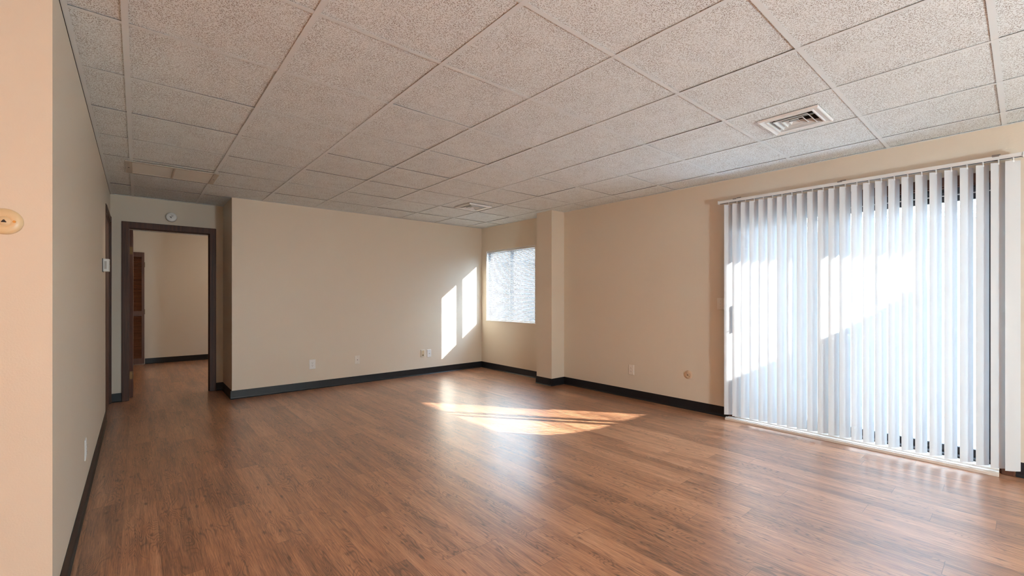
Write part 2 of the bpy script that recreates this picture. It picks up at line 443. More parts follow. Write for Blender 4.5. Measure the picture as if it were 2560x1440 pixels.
for (x0, x1, y0, y1) in REG:
    i0 = math.floor((x0 - GX0) / G); i1 = math.ceil((x1 - GX0) / G)
    j0 = math.floor((y0 - GY0) / G); j1 = math.ceil((y1 - GY0) / G)
    for i in range(i0, i1):
        for j in range(j0, j1):
            a, b = max(x0, GX0 + i * G), min(x1, GX0 + (i + 1) * G)
            c, d = max(y0, GY0 + j * G), min(y1, GY0 + (j + 1) * G)
            if b - a < .01 or d - c < .01: continue
            a += .004; b -= .004; c += .004; d -= .004
            zr = rnd.choice((-.0006, .0, .0006, .0012)); 
            tx, ty = rnd.uniform(-.0024, .0024), rnd.uniform(-.0015, .0015)
            for (p, q, r_, s_) in cut(a, b, c, d, holes):
                z = lambda x, y: CZ + .0050 + zr + tx * (x - (a + b) / 2) / G + ty * (y - (c + d) / 2) / G
                vs = [(x, y, z(x, y) + h) for h in (0, .014) for (x, y) in ((p, r_), (q, r_), (q, s_), (p, s_))]
                tiles.add(vs, [(0, 3, 2, 1), (4, 5, 6, 7), (0, 1, 5, 4), (1, 2, 6, 5), (2, 3, 7, 6), (3, 0, 4, 7)])
    def bar(xa, xb, ya, yb, along, wdt=.012):
        # flange plus web
        if along == 'y':
            for (p, q, r_, s_) in cut(xa - wdt, xa + wdt, ya, yb, holes): tees.box(p, q, r_, s_, CZ, CZ + .0014)
            for (p, q, r_, s_) in cut(xa - .0015, xa + .0015, ya, yb, holes): webs.box(p, q, r_, s_, CZ + .0014, CZ + .03)
        else:
            for (p, q, r_, s_) in cut(xa, xb, ya - wdt, ya + wdt, holes): tees.box(p, q, r_, s_, CZ + .0005, CZ + .0012)
            for (p, q, r_, s_) in cut(xa, xb, ya - .0015, ya + .0015, holes): webs.box(p, q, r_, s_, CZ + .0016, CZ + .0295)
    for i in range(i0, i1 + 1):
        x = GX0 + i * G
        if x0 + .02 < x < x1 - .02: bar(x, x, y0, y1, 'y')
    for j in range(j0, j1 + 1):
        y = GY0 + j * G
        if y0 + .02 < y < y1 - .02: bar(x0, x1, y, y, 'x')
e = .022
za, zb = CZ - .0004, CZ + .0012
for q in ((AX, XR, YB - e, YB), (XL, AX, YD - e, YD), (XL, XL + e, YN, YD - e), (AX - e, AX, YB - e, YD - e), (XR - e, XR, YR, YB - e), (XK, XL + e, YN - e, YN),
          (XK, XK + e, YR, YN - e), (XK + e, XR - e, YR, YR + e), (-1.5, XR, YBED - e, YBED), (-1.5, XR, YD + .12, YD + .12 + e), (-1.5, -1.5 + e, YD + .12 + e, YBED - e), (XR - e, XR, YD + .12 + e, YBED - e)):
    tees.box(*q, za, zb)
tees.box(4.30 - e, 4.30, 4.185 - e, 4.48 + e, za, zb).box(4.30, XR - e, 4.185 - e, 4.185, za, zb)
ceil = struct(tiles, 'ceiling', TILE, 'hung ceiling of pitted square tiles', 'ceiling')
tees.build('ceiling_grid', TEE, ceil)
webs.build('grid_webs', WEB, ceil)
struct(MB().box(XL, XL + .0022, YN, YD, CZ - .0028, CZ + .004), 'trim_shadow_gap', BLACK, 'thin black strip standing for the shadow gap between the left wall and the hung ceiling', 'trim')  # solid black strip drawn in place of the shade in this joint

# ---- black cove base
def cove(runs, name, label):
    # each run: (p0, p1, inward normal) on the floor plan
    mb = MB(); H = .102
    for (p0, p1, n) in runs:
        p0, p1, n = Vector(p0), Vector(p1), Vector(n)
        prof = [(0, H), (.0028, H), (.0034, .022), (.0055, .010), (.014, .0018), (.014, 0), (0, 0)]
        k = len(prof); vs = []
        for p in (p0, p1):
            for (a, z) in prof: vs.append((p.x + n.x * a, p.y + n.y * a, z))
        fs = [tuple(range(k)), tuple(range(2 * k - 1, k - 1, -1))] + [(i, (i + 1) % k, (i + 1) % k + k, i + k) for i in range(k)]
        mb.add(vs, fs)
    return struct(mb, name, COVE, label, 'baseboard')
cove([((AX - .014, YB), (XR, YB), (0, -1)), ((AX, YB), (AX, YD), (-1, 0))], 'baseboard_back', 'black vinyl baseboard under the long beige wall')
cove([((XR, YB), (XR, 4.48), (-1, 0)), ((XR, 4.48), (4.30, 4.48), (0, 1)), ((4.30, 4.494), (4.30, 4.171), (-1, 0)), ((4.286, 4.185), (XR, 4.185), (0, -1)), ((XR, 4.185), (XR, 1.932), (-1, 0)), ((XR, .035), (XR, YR), (-1, 0))], 'baseboard_right', 'black vinyl baseboard along the patio door wall and around the column')
cove([((XL, YD), (-.139, YD), (0, -1)), ((.779, YD), (AX, YD), (0, -1))], 'baseboard_door', 'short black baseboard pieces beside the doorway')
cove([((XL, YN - .014), (XL, 5.85), (1, 0)), ((XK, YN), (XL + .014, YN), (0, -1))], 'baseboard_left', 'black vinyl baseboard along the pale left wall')
cove([((.105, YBED), (XR, YBED), (0, -1))], 'baseboard_far', 'black baseboard in the far room')
cove([((XK, YR), (XR, YR), (0, 1)), ((XK, YR), (XK, YN), (1, 0))], 'baseboard_rear', 'black baseboard behind the viewpoint')

# ------------------------------------------------------------------ door casings and doors
# door_1: the sliding patio door
d1 = thing('door_1', (XR, .985, 0), 'sliding glass patio door with dark metal frame behind the vertical blind', 'door', kind='structure')
y0, y1, zt = DO
c = .062
m = MB(); m.box(XR - .016, XR, y0 - c, y0, 0, zt + c).box(XR - .016, XR, y1, y1 + c, 0, zt + c).box(XR - .016, XR, y0, y1, zt, zt + c)
m.box(XR, XO - .02, y0, y0 + .012, 0, zt).box(XR, XO - .02, y1 - .012, y1, 0, zt).box(XR, XO - .02, y0, y1, zt - .012, zt)
m.build('door_casing', DOORWOOD, d1, .003)
m = MB(); a, b = y0 + .012, y1 - .012
m.box(4.60, 4.70, a, a + .035, .03, zt - .012).box(4.60, 4.70, b - .035, b, .03, zt - .012).box(4.60, 4.70, a, b, zt - .06, zt - .012)
for k in range(3): m.box(4.595, 4.60, a, b, zt - .054 + k * .014, zt - .047 + k * .014)
m.box(4.60, 4.70, a, b, .028, .05)
m.build('door_frame', BRONZE, d1, .002)
m = MB().box(4.44, 4.60, y0 + .01, y1 + .06, 0, .022).box(4.455, 4.475, y0 + .01, y1 + .06, .022, .028).box(4.52, 4.60, y0 + .01, y1, .022, .034).box(4.60, XO + .03, y0, y1, 0, .028)
m.build('threshold', THRESH, d1, .002)
m = MB().box(4.592, 4.599, a, b, zt - .066, zt - .060).build('track_lip', ALU, d1)
def panel(name, ya, yb, x, sa, sb):
    mb = MB(); s = .052
    mb.box(x, x + .03, ya, ya + sa, .05, zt - .06).box(x, x + .03, yb - sb, yb, .05, zt - .06)
    mb.box(x, x + .03, ya + sa, yb - sb, .05, .05 + s).box(x, x + .03, ya + sa, yb - sb, zt - .06 - .04, zt - .06)
    p = mb.build(name, BRONZE, d1, .002)
    MB().box(x + .012, x + .018, ya + sa, yb - sb, .05 + s, zt - .10).build('pane', GLASS, p)
    return p
fixed = panel('fixed_panel', a + .035, 1.185, 4.665, .052, .09)
slide = panel('sliding_panel', .985, b - .035, 4.615, .085, .052)
hd = MB().box(4.586, 4.614, 1.748, 1.790, .94, 1.21).box(4.580, 4.588, 1.690, 1.698, .97, 1.18)
hd.box(4.582, 4.588, 1.692, 1.750, .970, .976).box(4.582, 4.588, 1.692, 1.750, 1.174, 1.180)
hd.build('door_handle', VINYL_W, slide, .004)

# door_2: closed wooden door in the left wall
d2 = thing('door_2', (XL, 6.345, 0), 'reddish brown wooden door closed in the left wall', 'door', kind='structure')
ya, yb, zc = DL
m = MB(); c = .075
m.box(XL, XL + .005, ya - c, ya, 0, zc + c - .01).box(XL, XL + .012, yb, YD - .003, 0, zc + c - .01).box(XL, XL + .008, ya, yb, zc, zc + c - .01)
m.box(XL - .12, XL, ya, ya + .016, 0, zc).box(XL - .12, XL, yb - .016, yb, 0, zc).box(XL - .12, XL, ya + .016, yb - .016, zc - .016, zc)
m.build('door_casing', CASING, d2, .003)
MB().box(XL - .042, XL - .006, ya + .018, yb - .018, .008, zc - .018).build('door_leaf', DOORWOOD, d2, .002)

# door_3: open doorway to the far room
d3 = thing('door_3', (.318, YD, 0), 'dark brown cased doorway with its door standing open into the far room', 'door', kind='structure')
xa, xb, zc = DW
m = MB(); JT = .020
L0, R0, T0 = -.139, .779, 2.105
li, ri, ti = xa + .024, xb - .024, zc - .024
def casing(mb, y, yy):
    mb.prism([(L0, 0), (li, 0), (li, ti), (ri, ti), (ri, 0), (R0, 0), (R0, T0), (L0, T0)], y, yy, 1)
casing(m, YD - .016, YD)
casing(m, YD + .12, YD + .136)
m.build('door_casing', CASING, d3, .005)
MB().box(xa, xa + JT, YD, YD + .12, 0, zc - JT).build('hinge_jamb', simple('glare_pale_jamb', (.58, .53, .52), .4), d3, .002)  # pale colour stands in for glare along the hinge side
m = MB().box(xb - JT, xb, YD, YD + .12, 0, zc - JT).box(xa, xb, YD, YD + .12, zc - JT, zc)
m.box(xb - JT - .010, xb - JT, YD + .045, YD + .08, 0, zc - JT - .01).box(xa + JT, xb - JT, YD + .045, YD + .08, zc - JT - .010, zc - JT)
m.build('door_jamb', CASING, d3, .002)
leaf = MB().box(-.074, -.039, YD + .14, YD + .90, .012, 2.028).build('door_leaf', DOORWOOD, d3, .002)
for hz in (1.777, .278):
    h = MB().box(-.070, -.043, YD + .137, YD + .140, hz - .045, hz + .045)
    h.tube([(-.078, YD + .134, hz - .046), (-.078, YD + .134, hz + .046)], .005, 10)
    for sz in (-.03, 0, .03): h.lathe([(.0035, 0), (.0, -.001)], (-.056, YD + .137, hz + sz), 1, 10)
    h.build('hinge', HINGE, leaf)
m = MB().lathe([(.0, -.058), (.018, -.056), (.027, -.045), (.026, -.03), (.012, -.02), (.012, -.004), (.03, -.003), (.03, 0)], (-.074, YD + .82, .96), 0, 20)
m.build('door_knob', BRASS, leaf, smooth=True)

# door_4: louvred folding closet door in the far room
d4 = thing('door_4', (-.5, YBED, 0), 'louvred brown folding closet door in the far room', 'door', kind='structure')
pw = .297
for k in range(4):
    xe = .098 - k * (pw + .003); xs = xe - pw; st = .038
    pm = MB().box(xs, xs + st, YBED - .040, YBED - .012, .012, 2.02).box(xe - st, xe, YBED - .040, YBED - .012, .012, 2.02)
    pm.box(xs + st, xe - st, YBED - .040, YBED - .012, .012, .115).box(xs + st, xe - st, YBED - .040, YBED - .012, .875, .965).box(xs + st, xe - st, YBED - .040, YBED - .012, 1.945, 2.02)
    pn = pm.build('folding_panel', LOUVRE_V, d4, .002)
    lv = MB()
    for (za, zb) in ((.115, .875), (.965, 1.945)):
        n = int((zb - za) / .031)
        for q in range(n):
            z = za + (q + .5) * (zb - za) / n
            lv.prism([(YBED - .038, z - .017), (YBED - .034, z - .018), (YBED - .014, z + .012), (YBED - .018, z + .013)], xs + st, xe - st, 0)
    lv.build('louvres', LOUVRE, pn)
    if k in (1, 2):
        kx = xs + .02 if k == 1 else xe - .02
    kx = xs + .004 + .02 if k % 2 == 0 else xe - .02
    if k in (0, 3): MB().lathe([(.0, -.030), (.011, -.027), (.014, -.020), (.006, -.010), (.007, 0)], (xs + .018 if k == 0 else xe - .018, YBED - .040, .955), 1, 16).build('knob', BRASS, pn, smooth=True)
for hz in (.95, 1.80):
    MB().box(.099, .106, YBED - .036, YBED - .014, hz - .045, hz + .045).build('hinge', HINGE, d4)

# ------------------------------------------------------------------ small window
def window(name, y0, y1, z0, z1, label):
    o = thing(name, (XR, (y0 + y1) / 2, z0), label, 'window', kind='structure')
    fr = MB(); t = .045; X0, X1 = 4.615, 4.685
    fr.box(X0, X1, y0, y0 + t, z0, z1).box(X0, X1, y1 - t, y1, z0, z1).box(X0, X1, y0 + t, y1 - t, z0, z0 + t * .6).box(X0, X1, y0 + t, y1 - t, z1 - t, z1)
    fr.build('window_frame', FRAME_W, o, .003)
    yc = (y0 + y1) / 2 + .012
    MB().box(X0 + .005, X1 - .005, yc - .045, yc + .045, z0 + t * .6, z1 - t).build('mullion', FRAME_W, o, .003)
    MB().box(4.645, 4.650, y0 + t, yc - .045, z0 + t * .6, z1 - t).build('pane', GLASS, o)
    MB().box(4.645, 4.650, yc + .045, y1 - t, z0 + t * .6, z1 - t).build('pane', GLASS, o)
    MB().box(XR - .012, X0, y0, y1, z0 - .006, z0 + .010).build('window_sill', FRAME_W, o, .003)
    rt = MB().box(XR, X0, y0, y0 + .008, z0 + .01, z1 - .006).box(XR, X0, y1 - .008, y1, z0 + .01, z1 - .006).box(XR, X0, y0, y1, z1 - .006, z1)
    rt.build('window_reveal', FRAME_W, o)
    return o
window('window_1', *WO, 'small white sliding window beside the column behind a mini blind')
window('window_2', *W2, 'window of the far room, out of view behind the long wall')

# mini blind
y0, y1, z0, z1 = WO
ys, ye = y0 + .014, y1 - .012
mb_ = thing('mini_blind', (4.578, (y0 + y1) / 2, z1), 'white horizontal mini blind hanging in the small window', 'blind')
MB().box(4.560, 4.592, ys, ye, z1 - .034, z1 - .008).build('headrail', RAILMAT, mb_, .002)
zs0, zs1 = z0 + .045, z1 - .046
n = 54; tilt = R(50)
first = None
me0 = MB()
segs = 4; wd = .0245
vs = []; fs = []
for s in range(segs + 1):
    u = -wd / 2 + wd * s / segs; sag = .0022 * (1 - (2 * u / wd) ** 2)
    x = u * math.cos(tilt) - sag * math.sin(tilt); z = u * math.sin(tilt) + sag * math.cos(tilt)
    vs += [(x, ys + .004, z), (x, ye - .004, z)]
for s in range(segs): fs.append((2 * s, 2 * s + 1, 2 * s + 3, 2 * s + 2))
me0.add(vs, fs)
slat0 = me0.build('slat', MINI, None, smooth=True, fix=False)
slat0.parent = mb_
for k in range(n):
    s = slat0 if k == 0 else slat0.copy()
    if k: COL.objects.link(s); s.parent = mb_
    s.location = Vector((4.577, 0, zs0 + (zs1 - zs0) * k / (n - 1))) - Vector(mb_.location)
MB().box(4.567, 4.590, ys + .004, ye - .004, z0 + .014, z0 + .030).build('bottom_rail', RAILMAT, mb_, .003)
m = MB()
for yy in (ys + .15, (ys + ye) / 2, ye - .15):
    for xx in (4.5645, 4.5905): m.tube([(xx, yy, z0 + .02), (xx, yy, z1 - .03)], .0006, 5)
m.build('ladder_cord', FRAME_W, mb_)
MB().tube([(4.556, ye - .085, z1 - .03), (4.553, ye - .085, z1 - .05), (4.553, ye - .085, z1 - .50)], .0032, 8).build('tilt_wand', simple('clear_wand_plastic', (.42, .44, .45), .2), mb_, smooth=True)

# ------------------------------------------------------------------ vertical blind
vb = thing('vertical_blind', (4.47, 1.0, 2.18), 'white vertical blind of tall slats covering the patio door', 'blind')
RZ0, RZ1 = 2.155, 2.182
m = MB().box(4.448, 4.492, .006, 1.998, RZ0 + .004, RZ1).box(4.448, 4.454, .006, 1.998, RZ0, RZ0 + .004).box(4.486, 4.492, .006, 1.998, RZ0, RZ0 + .004)
rail = m.build('headrail', RAILMAT, vb, .002)
MB().box(4.456, 4.484, .012, 1.992, RZ0 + .0025, RZ0 + .0042).build('rail_slot', BLACK, rail)
MB().box(4.446, 4.494, -.002, .006, RZ0 - .004, RZ1 + .001).build('end_cap', VINYL_W, rail, .002)
MB().box(4.446, 4.494, 1.998, 2.004, RZ0 - .004, RZ1 + .001).build('end_cap', VINYL_W, rail, .002)
for yy in (1.84, .995, .125):
    m = MB().box(4.452, 4.55, yy - .02, yy + .02, RZ1, RZ1 + .003).box(4.545, 4.55, yy - .02, yy + .02, RZ1, RZ1 + .03).box(4.445, 4.449, yy - .016, yy + .016, RZ1 - .006, RZ1 + .003)
    m.build('bracket', simple('bracket_steel', (.28, .27, .26), .4, .7), vb)
ySl = [1.904, 1.826, 1.747, 1.668, 1.588, 1.511, 1.432, 1.353, 1.274, 1.195, 1.117, 1.040, .963, .886, .809, .732, .654, .576, .498, .420, .341, .262, .185, .112, .046]
SW = .089; ZT, ZB = 2.137, .052
def slat_mesh():
    segs = 8; rad_sag = .0045; vs = []; fs = []
    rows = [ZB, (ZB + ZT) / 2, ZT]
    for z in rows:
        for s in range(segs + 1):
            u = -SW / 2 + SW * s / segs
            vs.append((u, rad_sag * (1 - (2 * u / SW) ** 2) - rad_sag * .5, z))
    for r_ in range(2):
        for s in range(segs):
            a_ = r_ * (segs + 1) + s; fs.append((a_, a_ + 1, a_ + segs + 2, a_ + segs + 1))
    return MB().add(vs, fs)
sl0 = slat_mesh().build('slat', SLAT, None, smooth=True, fix=False)
cl0 = MB().box(-.0055, .0055, -.003, .004, ZT - .012, ZT + .003).box(-.004, .004, -.003, .003, ZT + .004, RZ0 + .004).build('carrier_clip', VINYL_W, None, .0015)
rj = random.Random(11)
for k, yy in enumerate(ySl):
    s = sl0 if k == 0 else sl0.copy(); cl = cl0 if k == 0 else cl0.copy()
    if k: COL.objects.link(s); COL.objects.link(cl)
    s.parent = vb; s.location = Vector((4.47, yy, 0)) - Vector(vb.location)
    # local x runs along the slat, local +y is the bowed (room) side
    jit = rj.uniform(-2.2, 2.2)
    ang = 47 + jit
    if k >= 23: ang = 40
    # direction (sin a * -1 at +Y end)
    d = Vector((math.sin(R(ang)), -math.cos(R(ang))))     # along slat towards outdoors
    s.rotation_euler = (0, 0, math.atan2(d.y, d.x) + math.pi)
    cl.parent = s; cl.location = (0, 0, 0)

# ------------------------------------------------------------------ wall plates (built on a wall whose normal is given)
def frame_of(origin, normal):
    n = Vector(normal).normalized(); up = Vector((0, 0, 1)); u = up.cross(n).normalized()
    return Matrix(((u.x, up.x, n.x, origin[0]), (u.y, up.y, n.y, origin[1]), (u.z, up.z, n.z, origin[2]), (0, 0, 0, 1)))
class Wall:
    """shapes in plate coordinates: u right, v up, w out of the wall"""
    def __init__(self, name, origin, normal, label, cat, group=None):
        self.M = frame_of(origin, normal); self.root = thing(name, origin, label, cat, group)
    def put(self, mb, name, mat, bevel=0.0, smooth=False, parent=None):
        q = MB(); q.v = [tuple((self.M @ Vector(v))) for v in mb.v]; q.f = list(mb.f)
        return q.build(name, mat, parent or self.root, bevel, smooth)
def plate_mesh(w_, h_, t_=.0055):
    b = .006
    mb = MB(); vs = [(-w_/2, -h_/2, 0), (w_/2, -h_/2, 0), (w_/2, h_/2, 0), (-w_/2, h_/2, 0)]
    vs += [(x, y, t_ * .45) for x, y, _ in vs[:4]]
    vs += [(math.copysign(abs(x) - b, x), math.copysign(abs(y) - b, y), t_) for x, y, _ in vs[:4]]
    fs = [(3, 2, 1, 0), (8, 9, 10, 11)]
    for l in (0, 4):
        for i in range(4): fs.append((l + i, l + (i + 1) % 4, l + 4 + (i + 1) % 4, l + 4 + i))
    return mb.add(vs, fs)
def screw(W_, u, v, w_, r_=.0032, mat=SCREW):
    W_.put(MB().lathe([(r_, 0), (r_ * .8, .0009), (0, .0012)], (u, v, w_), 2, 14), 'screw', mat)
def outlet(origin, normal, label, w_=.078, h_=.125, mat=PLATE):
    W_ = Wall('wall_outlet', origin, normal, label, 'outlet')
    W_.put(plate_mesh(w_, h_), 'cover_plate', mat, .0008)
    for v in (.0195, -.0195):
        rc = MB(); prof = []
        for k in range(24):
            a_ = 2 * math.pi * k / 24; x, y = .0172 * math.cos(a_), .0172 * math.sin(a_)
            prof.append((max(-.0165, min(.0165, x)), v + max(-.0135, min(.0135, y))))
        rc.prism(prof, .005, .0072, 2)
        r_ = W_.put(rc, 'receptacle', mat, .0004)
        sl = MB().box(-.0076, -.0052, v - .001, v + .008, .0070, .0075).box(.0052, .0072, v, v + .007, .0070, .0075)
        sl.lathe([(.0026, 0), (.0026, .0006)], (0, v - .0075, .0069), 2, 12)
        W_.put(sl, 'slots', BLACK, parent=r_)
    screw(W_, 0, 0, .0055)
    return W_
outlet((1.763, YB, .328), (0, -1, 0), 'white duplex outlet on the long wall, nearest the doorway', .078, .127, VINYL_W)
outlet((XR, 3.087, .338), (-1, 0, 0), 'beige duplex outlet on the tan wall between the column and the patio door', .078, .122)
outlet((XL, 3.645, .312), (1, 0, 0), 'pale duplex outlet low on the left wall', .078, .122, VINYL_W)
# cable plate with a single dark hole
W_ = Wall('cable_plate', (2.364, YB, .331), (0, -1, 0), 'cream wall plate with one dark round hole on the long wall', 'wall plate')
W_.put(plate_mesh(.072, .119), 'cover_plate', PLATE, .0008)
W_.put(MB().lathe([(.0085, 0), (.0085, .0016), (.0060, .0022), (.0060, 0)], (0, 0, .0055), 2, 20), 'collar', PLATE)
W_.put(MB().lathe([(.0055, 0), (.0055, .0012)], (0, 0, .0055), 2, 16), 'jack_hole', REDDARK)
screw(W_, 0, .042, .0055); screw(W_, 0, -.042, .0055)
# ivory phone plate
W_ = Wall('phone_plate', (3.401, YB, .335), (0, -1, 0), 'tan phone wall plate with a low dark slot, left of its white neighbour', 'wall plate')
W_.put(plate_mesh(.072, .116, .012), 'cover_plate', PLATE, .001)
W_.put(MB().box(-.024, .024, -.046, .046, .0118, .0135), 'insert', IVORY, .001)
W_.put(MB().box(-.009, .009, -.034, -.022, .0130, .0142).box(-.004, .004, -.022, -.018, .0130, .0142), 'jack_hole', BLACK)
screw(W_, 0, .038, .0135); screw(W_, 0, -.042, .0135)
# white coax plate
W_ = Wall('cable_plate', (3.515, YB, .325), (0, -1, 0), 'white wall plate with a small cable connector, nearest the sun patch', 'wall plate')
W_.put(plate_mesh(.074, .122, .007), 'cover_plate', VINYL_W, .0008)
W_.put(MB().lathe([(.0058, 0), (.0058, .003), (.0045, .003), (.0045, .010), (.0030, .010), (.0030, .004)], (0, 0, .0065), 2, 12), 'connector', SCREW)
W_.put(MB().lathe([(.0030, 0), (.0030, .0008)], (0, 0, .0105), 2, 10), 'connector_bore', BLACK)
screw(W_, 0, .042, .007); screw(W_, 0, -.042, .007)
# light switch
W_ = Wall('light_switch', (XR, 2.018, 1.148), (-1, 0, 0), 'beige toggle light switch on the tan wall, half behind the blind', 'switch')
W_.put(plate_mesh(.074, .122), 'cover_plate', PLATE, .0008)
W_.put(MB().box(-.0052, .0052, -.012, .012, .0054, .0062), 'switch_slot', PLATE)
W_.put(MB().prism([(-.007, .006), (.002, .006), (.010, .016), (.006, .018)], -.004, .004, 0), 'toggle', VINYL_W, .001)
screw(W_, 0, .030, .0055); screw(W_, 0, -.030, .0055)
# round phone jacks
def round_jack(origin, normal, label, mat, rot=0.0):
    W_ = Wall('phone_jack', origin, normal, label, 'phone jack')
    prof = [(.0455, 0), (.0452, .003), (.0425, .0085), (.036, .0125), (.027, .0145), (.0175, .0150), (.0165, .0138), (.0160, .0150), (0, .0152)]
    W_.put(MB().lathe(prof, (0, 0, 0), 2, 48), 'cover', mat, smooth=True)
    W_.put(MB().prism([(-.0062, -.0045), (.0062, -.0045), (.0062, -.0012), (.0040, .0000), (.0040, .0022), (.0020, .0030), (.0020, .0050), (-.0020, .0050), (-.0020, .0030), (-.0040, .0022), (-.0040, .0000), (-.0062, -.0012)], .0150, .0160, 2), 'jack_hole', BLACK)
    for sgn in (-1, 1):
        u, v = sgn * .0245 * math.cos(rot), sgn * .0245 * math.sin(rot)
        W_.put(MB().lathe([(.0042, -.001), (.0042, .0012), (.0034, .0012), (.0030, .0004), (0, .0004)], (u, v, .0146), 2, 16), 'screw', BRASS)
    return W_
round_jack((-.353, YN, 1.487), (0, -1, 0), 'round yellowed phone jack on the warm wall at the left edge', IVORY_JACK)
round_jack((XR, 2.364, .377), (-1, 0, 0), 'round tan phone jack low on the wall left of the patio door', PAINTED_JACK, R(-50))
# thermostat
W_ = Wall('thermostat', (XL, 5.36, 1.505), (1, 0, 0), 'small white thermostat on the left wall beside the brown door', 'thermostat')
W_.put(MB().box(-.060, .060, -.060, .058, 0, .006), 'back_plate', MARK)
body = MB(); prof = []
for (u, w2) in ((-.055, .006), (-.055, .032), (-.047, .043), (-.030, .048), (.030, .048), (.047, .043), (.055, .032), (.055, .006)): prof.append((u, w2))
body.add([(u, v, w2) for v in (-.056, .056) for (u, w2) in prof], [tuple(range(8)), tuple(range(15, 7, -1))] + [(i, i + 8, (i + 1) % 8 + 8, (i + 1) % 8) for i in range(8)])
W_.put(body, 'body', VINYL_W, .003)
W_.put(MB().box(-.030, .030, .005, .040, .0478, .0488), 'display', simple('lcd_glass', (.25, .28, .24), .2))
SVG = simple('side_vent_grey', (.45, .44, .42), .5)
W_.put(MB().box(.0545, .0560, -.035, .035, .014, .030), 'side_vent', SVG)
W_.put(MB().box(-.0560, -.0545, -.035, .035, .014, .030), 'side_vent', SVG)
# smoke detector
W_ = Wall('smoke_detector', (.319, YD, 2.200), (0, -1, 0), 'round white smoke detector on the wall above the doorway', 'smoke detector')
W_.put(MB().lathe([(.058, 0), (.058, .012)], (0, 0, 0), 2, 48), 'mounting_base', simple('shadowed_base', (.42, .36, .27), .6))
bd = W_.put(MB().lathe([(.052, .012), (.055, .016), (.055, .034), (.051, .041), (.042, .044), (0, .0445)], (0, 0, 0), 2, 48), 'body', VINYL_W, smooth=True)
W_.put(MB().prism([(-.006, .030), (-.003, .030), (.0045, .010), (.0115, .010), (.0115, .030), (.0145, .030), (.0145, .0072), (.0025, .0072)], .0442, .0452, 2), 'marking', MARK, parent=bd)
W_.put(MB().prism([(-.020, .0045), (.001, .0045), (.001, -.012), (-.006, -.012)], .0442, .0450, 2), 'sounder_grille', MARK, parent=bd)
W_.put(MB().lathe([(.0022, 0), (.0022, .001)], (0, -.020, .0444), 2, 10), 'status_light', MARK, parent=bd)

# ------------------------------------------------------------------ ceiling diffusers
def ring(mb, a0, z0, a1, z1, t=.0012):
    """thin square frustum from half size a0 at z0 to a1 at z1"""
    def sq(a_, z_): return [(-a_, -a_, z_), (a_, -a_, z_), (a_, a_, z_), (-a_, a_, z_)]
    vs = sq(a0, z0) + sq(a1, z1) + sq(a1, z1 + t) + sq(a0, z0 + t)
    fs = []
    for l in range(4):
        n_ = (l + 1) % 4
        for i in range(4): fs.append((l * 4 + i, l * 4 + (i + 1) % 4, n_ * 4 + (i + 1) % 4, n_ * 4 + i))
    mb.add(vs, fs)
def diffuser(cx, cy, s, label):
    o = thing('ceiling_vent', (cx, cy, CZ), label, 'air vent', 'square air diffusers in the ceiling')
    def put(mb, name, mat, parent=None, **k):
        q = MB(); q.v = [(x + cx, y + cy, z + CZ) for x, y, z in mb.v]; q.f = mb.f
        return q.build(name, mat, parent or o, **k)
    h = s / 2
    fr = MB()
    ring(fr, h, -.001, h - .002, -.014); ring(fr, h - .002, -.014, h - .007, -.015); ring(fr, h - .007, -.015, h - .034, -.006)
    ring(fr, h - .034, -.006, h - .037, -.013); ring(fr, h - .037, -.013, h - .044, -.012); ring(fr, h - .044, -.012, h - .050, .018)
    put(fr, 'frame', VENT_W)
    for (ba, ta) in ((.100, .076), (.062, .042)):
        k_ = h / .1725
        v1 = MB(); ring(v1, ba * k_, -.011, ta * k_, .014); ring(v1, ba * k_ + .001, -.0125, ba * k_ - .004, -.0125); put(v1, 'louvre', VENT_W)
    ctr = MB(); ring(ctr, .028, -.012, .014, .008); ctr.box(-.015, .015, -.015, .015, .008, .010)
    put(ctr, 'centre_plate', VENT_W)
    bars = MB().box(-h + .05, h - .05, -.004, .004, .014, .020).box(-.004, .004, -h + .05, h - .05, .014, .020)
    put(bars, 'cross_bar', VENT_W)
    dk = MB(); dk.box(-h + .05, h - .05, -h + .05, h - .05, .095, .10)
    for sx in (-1, 1):
        dk.box(sx * (h - .05), sx * (h - .052), -h + .05, h - .05, .018, .10); dk.box(-h + .05, h - .05, sx * (h - .05), sx * (h - .052), .018, .10)
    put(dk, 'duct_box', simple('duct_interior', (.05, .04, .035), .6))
    put(MB().lathe([(.011, 0), (.009, .006), (.003, .008)], (h * .05 + .01, -h + .085, .016), 2, 14), 'damper_knob', BRASS)
diffuser(*VENTS[0], 'square white ceiling air vent nearer the patio door blind')
diffuser(*VENTS[1], 'square white ceiling air vent near the small window')

# ------------------------------------------------------------------ tan return grille
x0, x1, y0, y1 = GR
g = thing('return_grille', ((x0 + x1) / 2, (y0 + y1) / 2, CZ), 'tan rectangular air grille in the ceiling in front of the doorway', 'air grille')
f = MB(); o_ = .012
f.box(x0 - .036, x0 + .010, y0 - o_, y1 + o_, CZ - .008, CZ - .0015).box(x1 - .010, x1 + .034, y0 - o_, y1 + o_, CZ - .008, CZ - .0015)
f.box(x0, x1, y0 - o_, y0 + .012, CZ - .008, CZ - .0015).box(x0, x1, y1 - .012, y1 + o_, CZ - .008, CZ - .0015)
fr = f.build('frame', GRILLE, g, .0015)
for (a_, b_) in ((x0 + .010, (x0 + x1) / 2 - .007), ((x0 + x1) / 2 + .007, x1 - .010)):
    lv = MB(); n = 34
    for k in range(n):
        y = y0 + .016 + (y1 - y0 - .032) * k / (n - 1)
        lv.prism([(y + .0085, CZ - .0035), (y + .0075, CZ - .0045), (y - .0065, CZ + .0045), (y - .0055, CZ + .0055)], a_, b_, 0)
    lv.build('louvres', GRILLE, g)
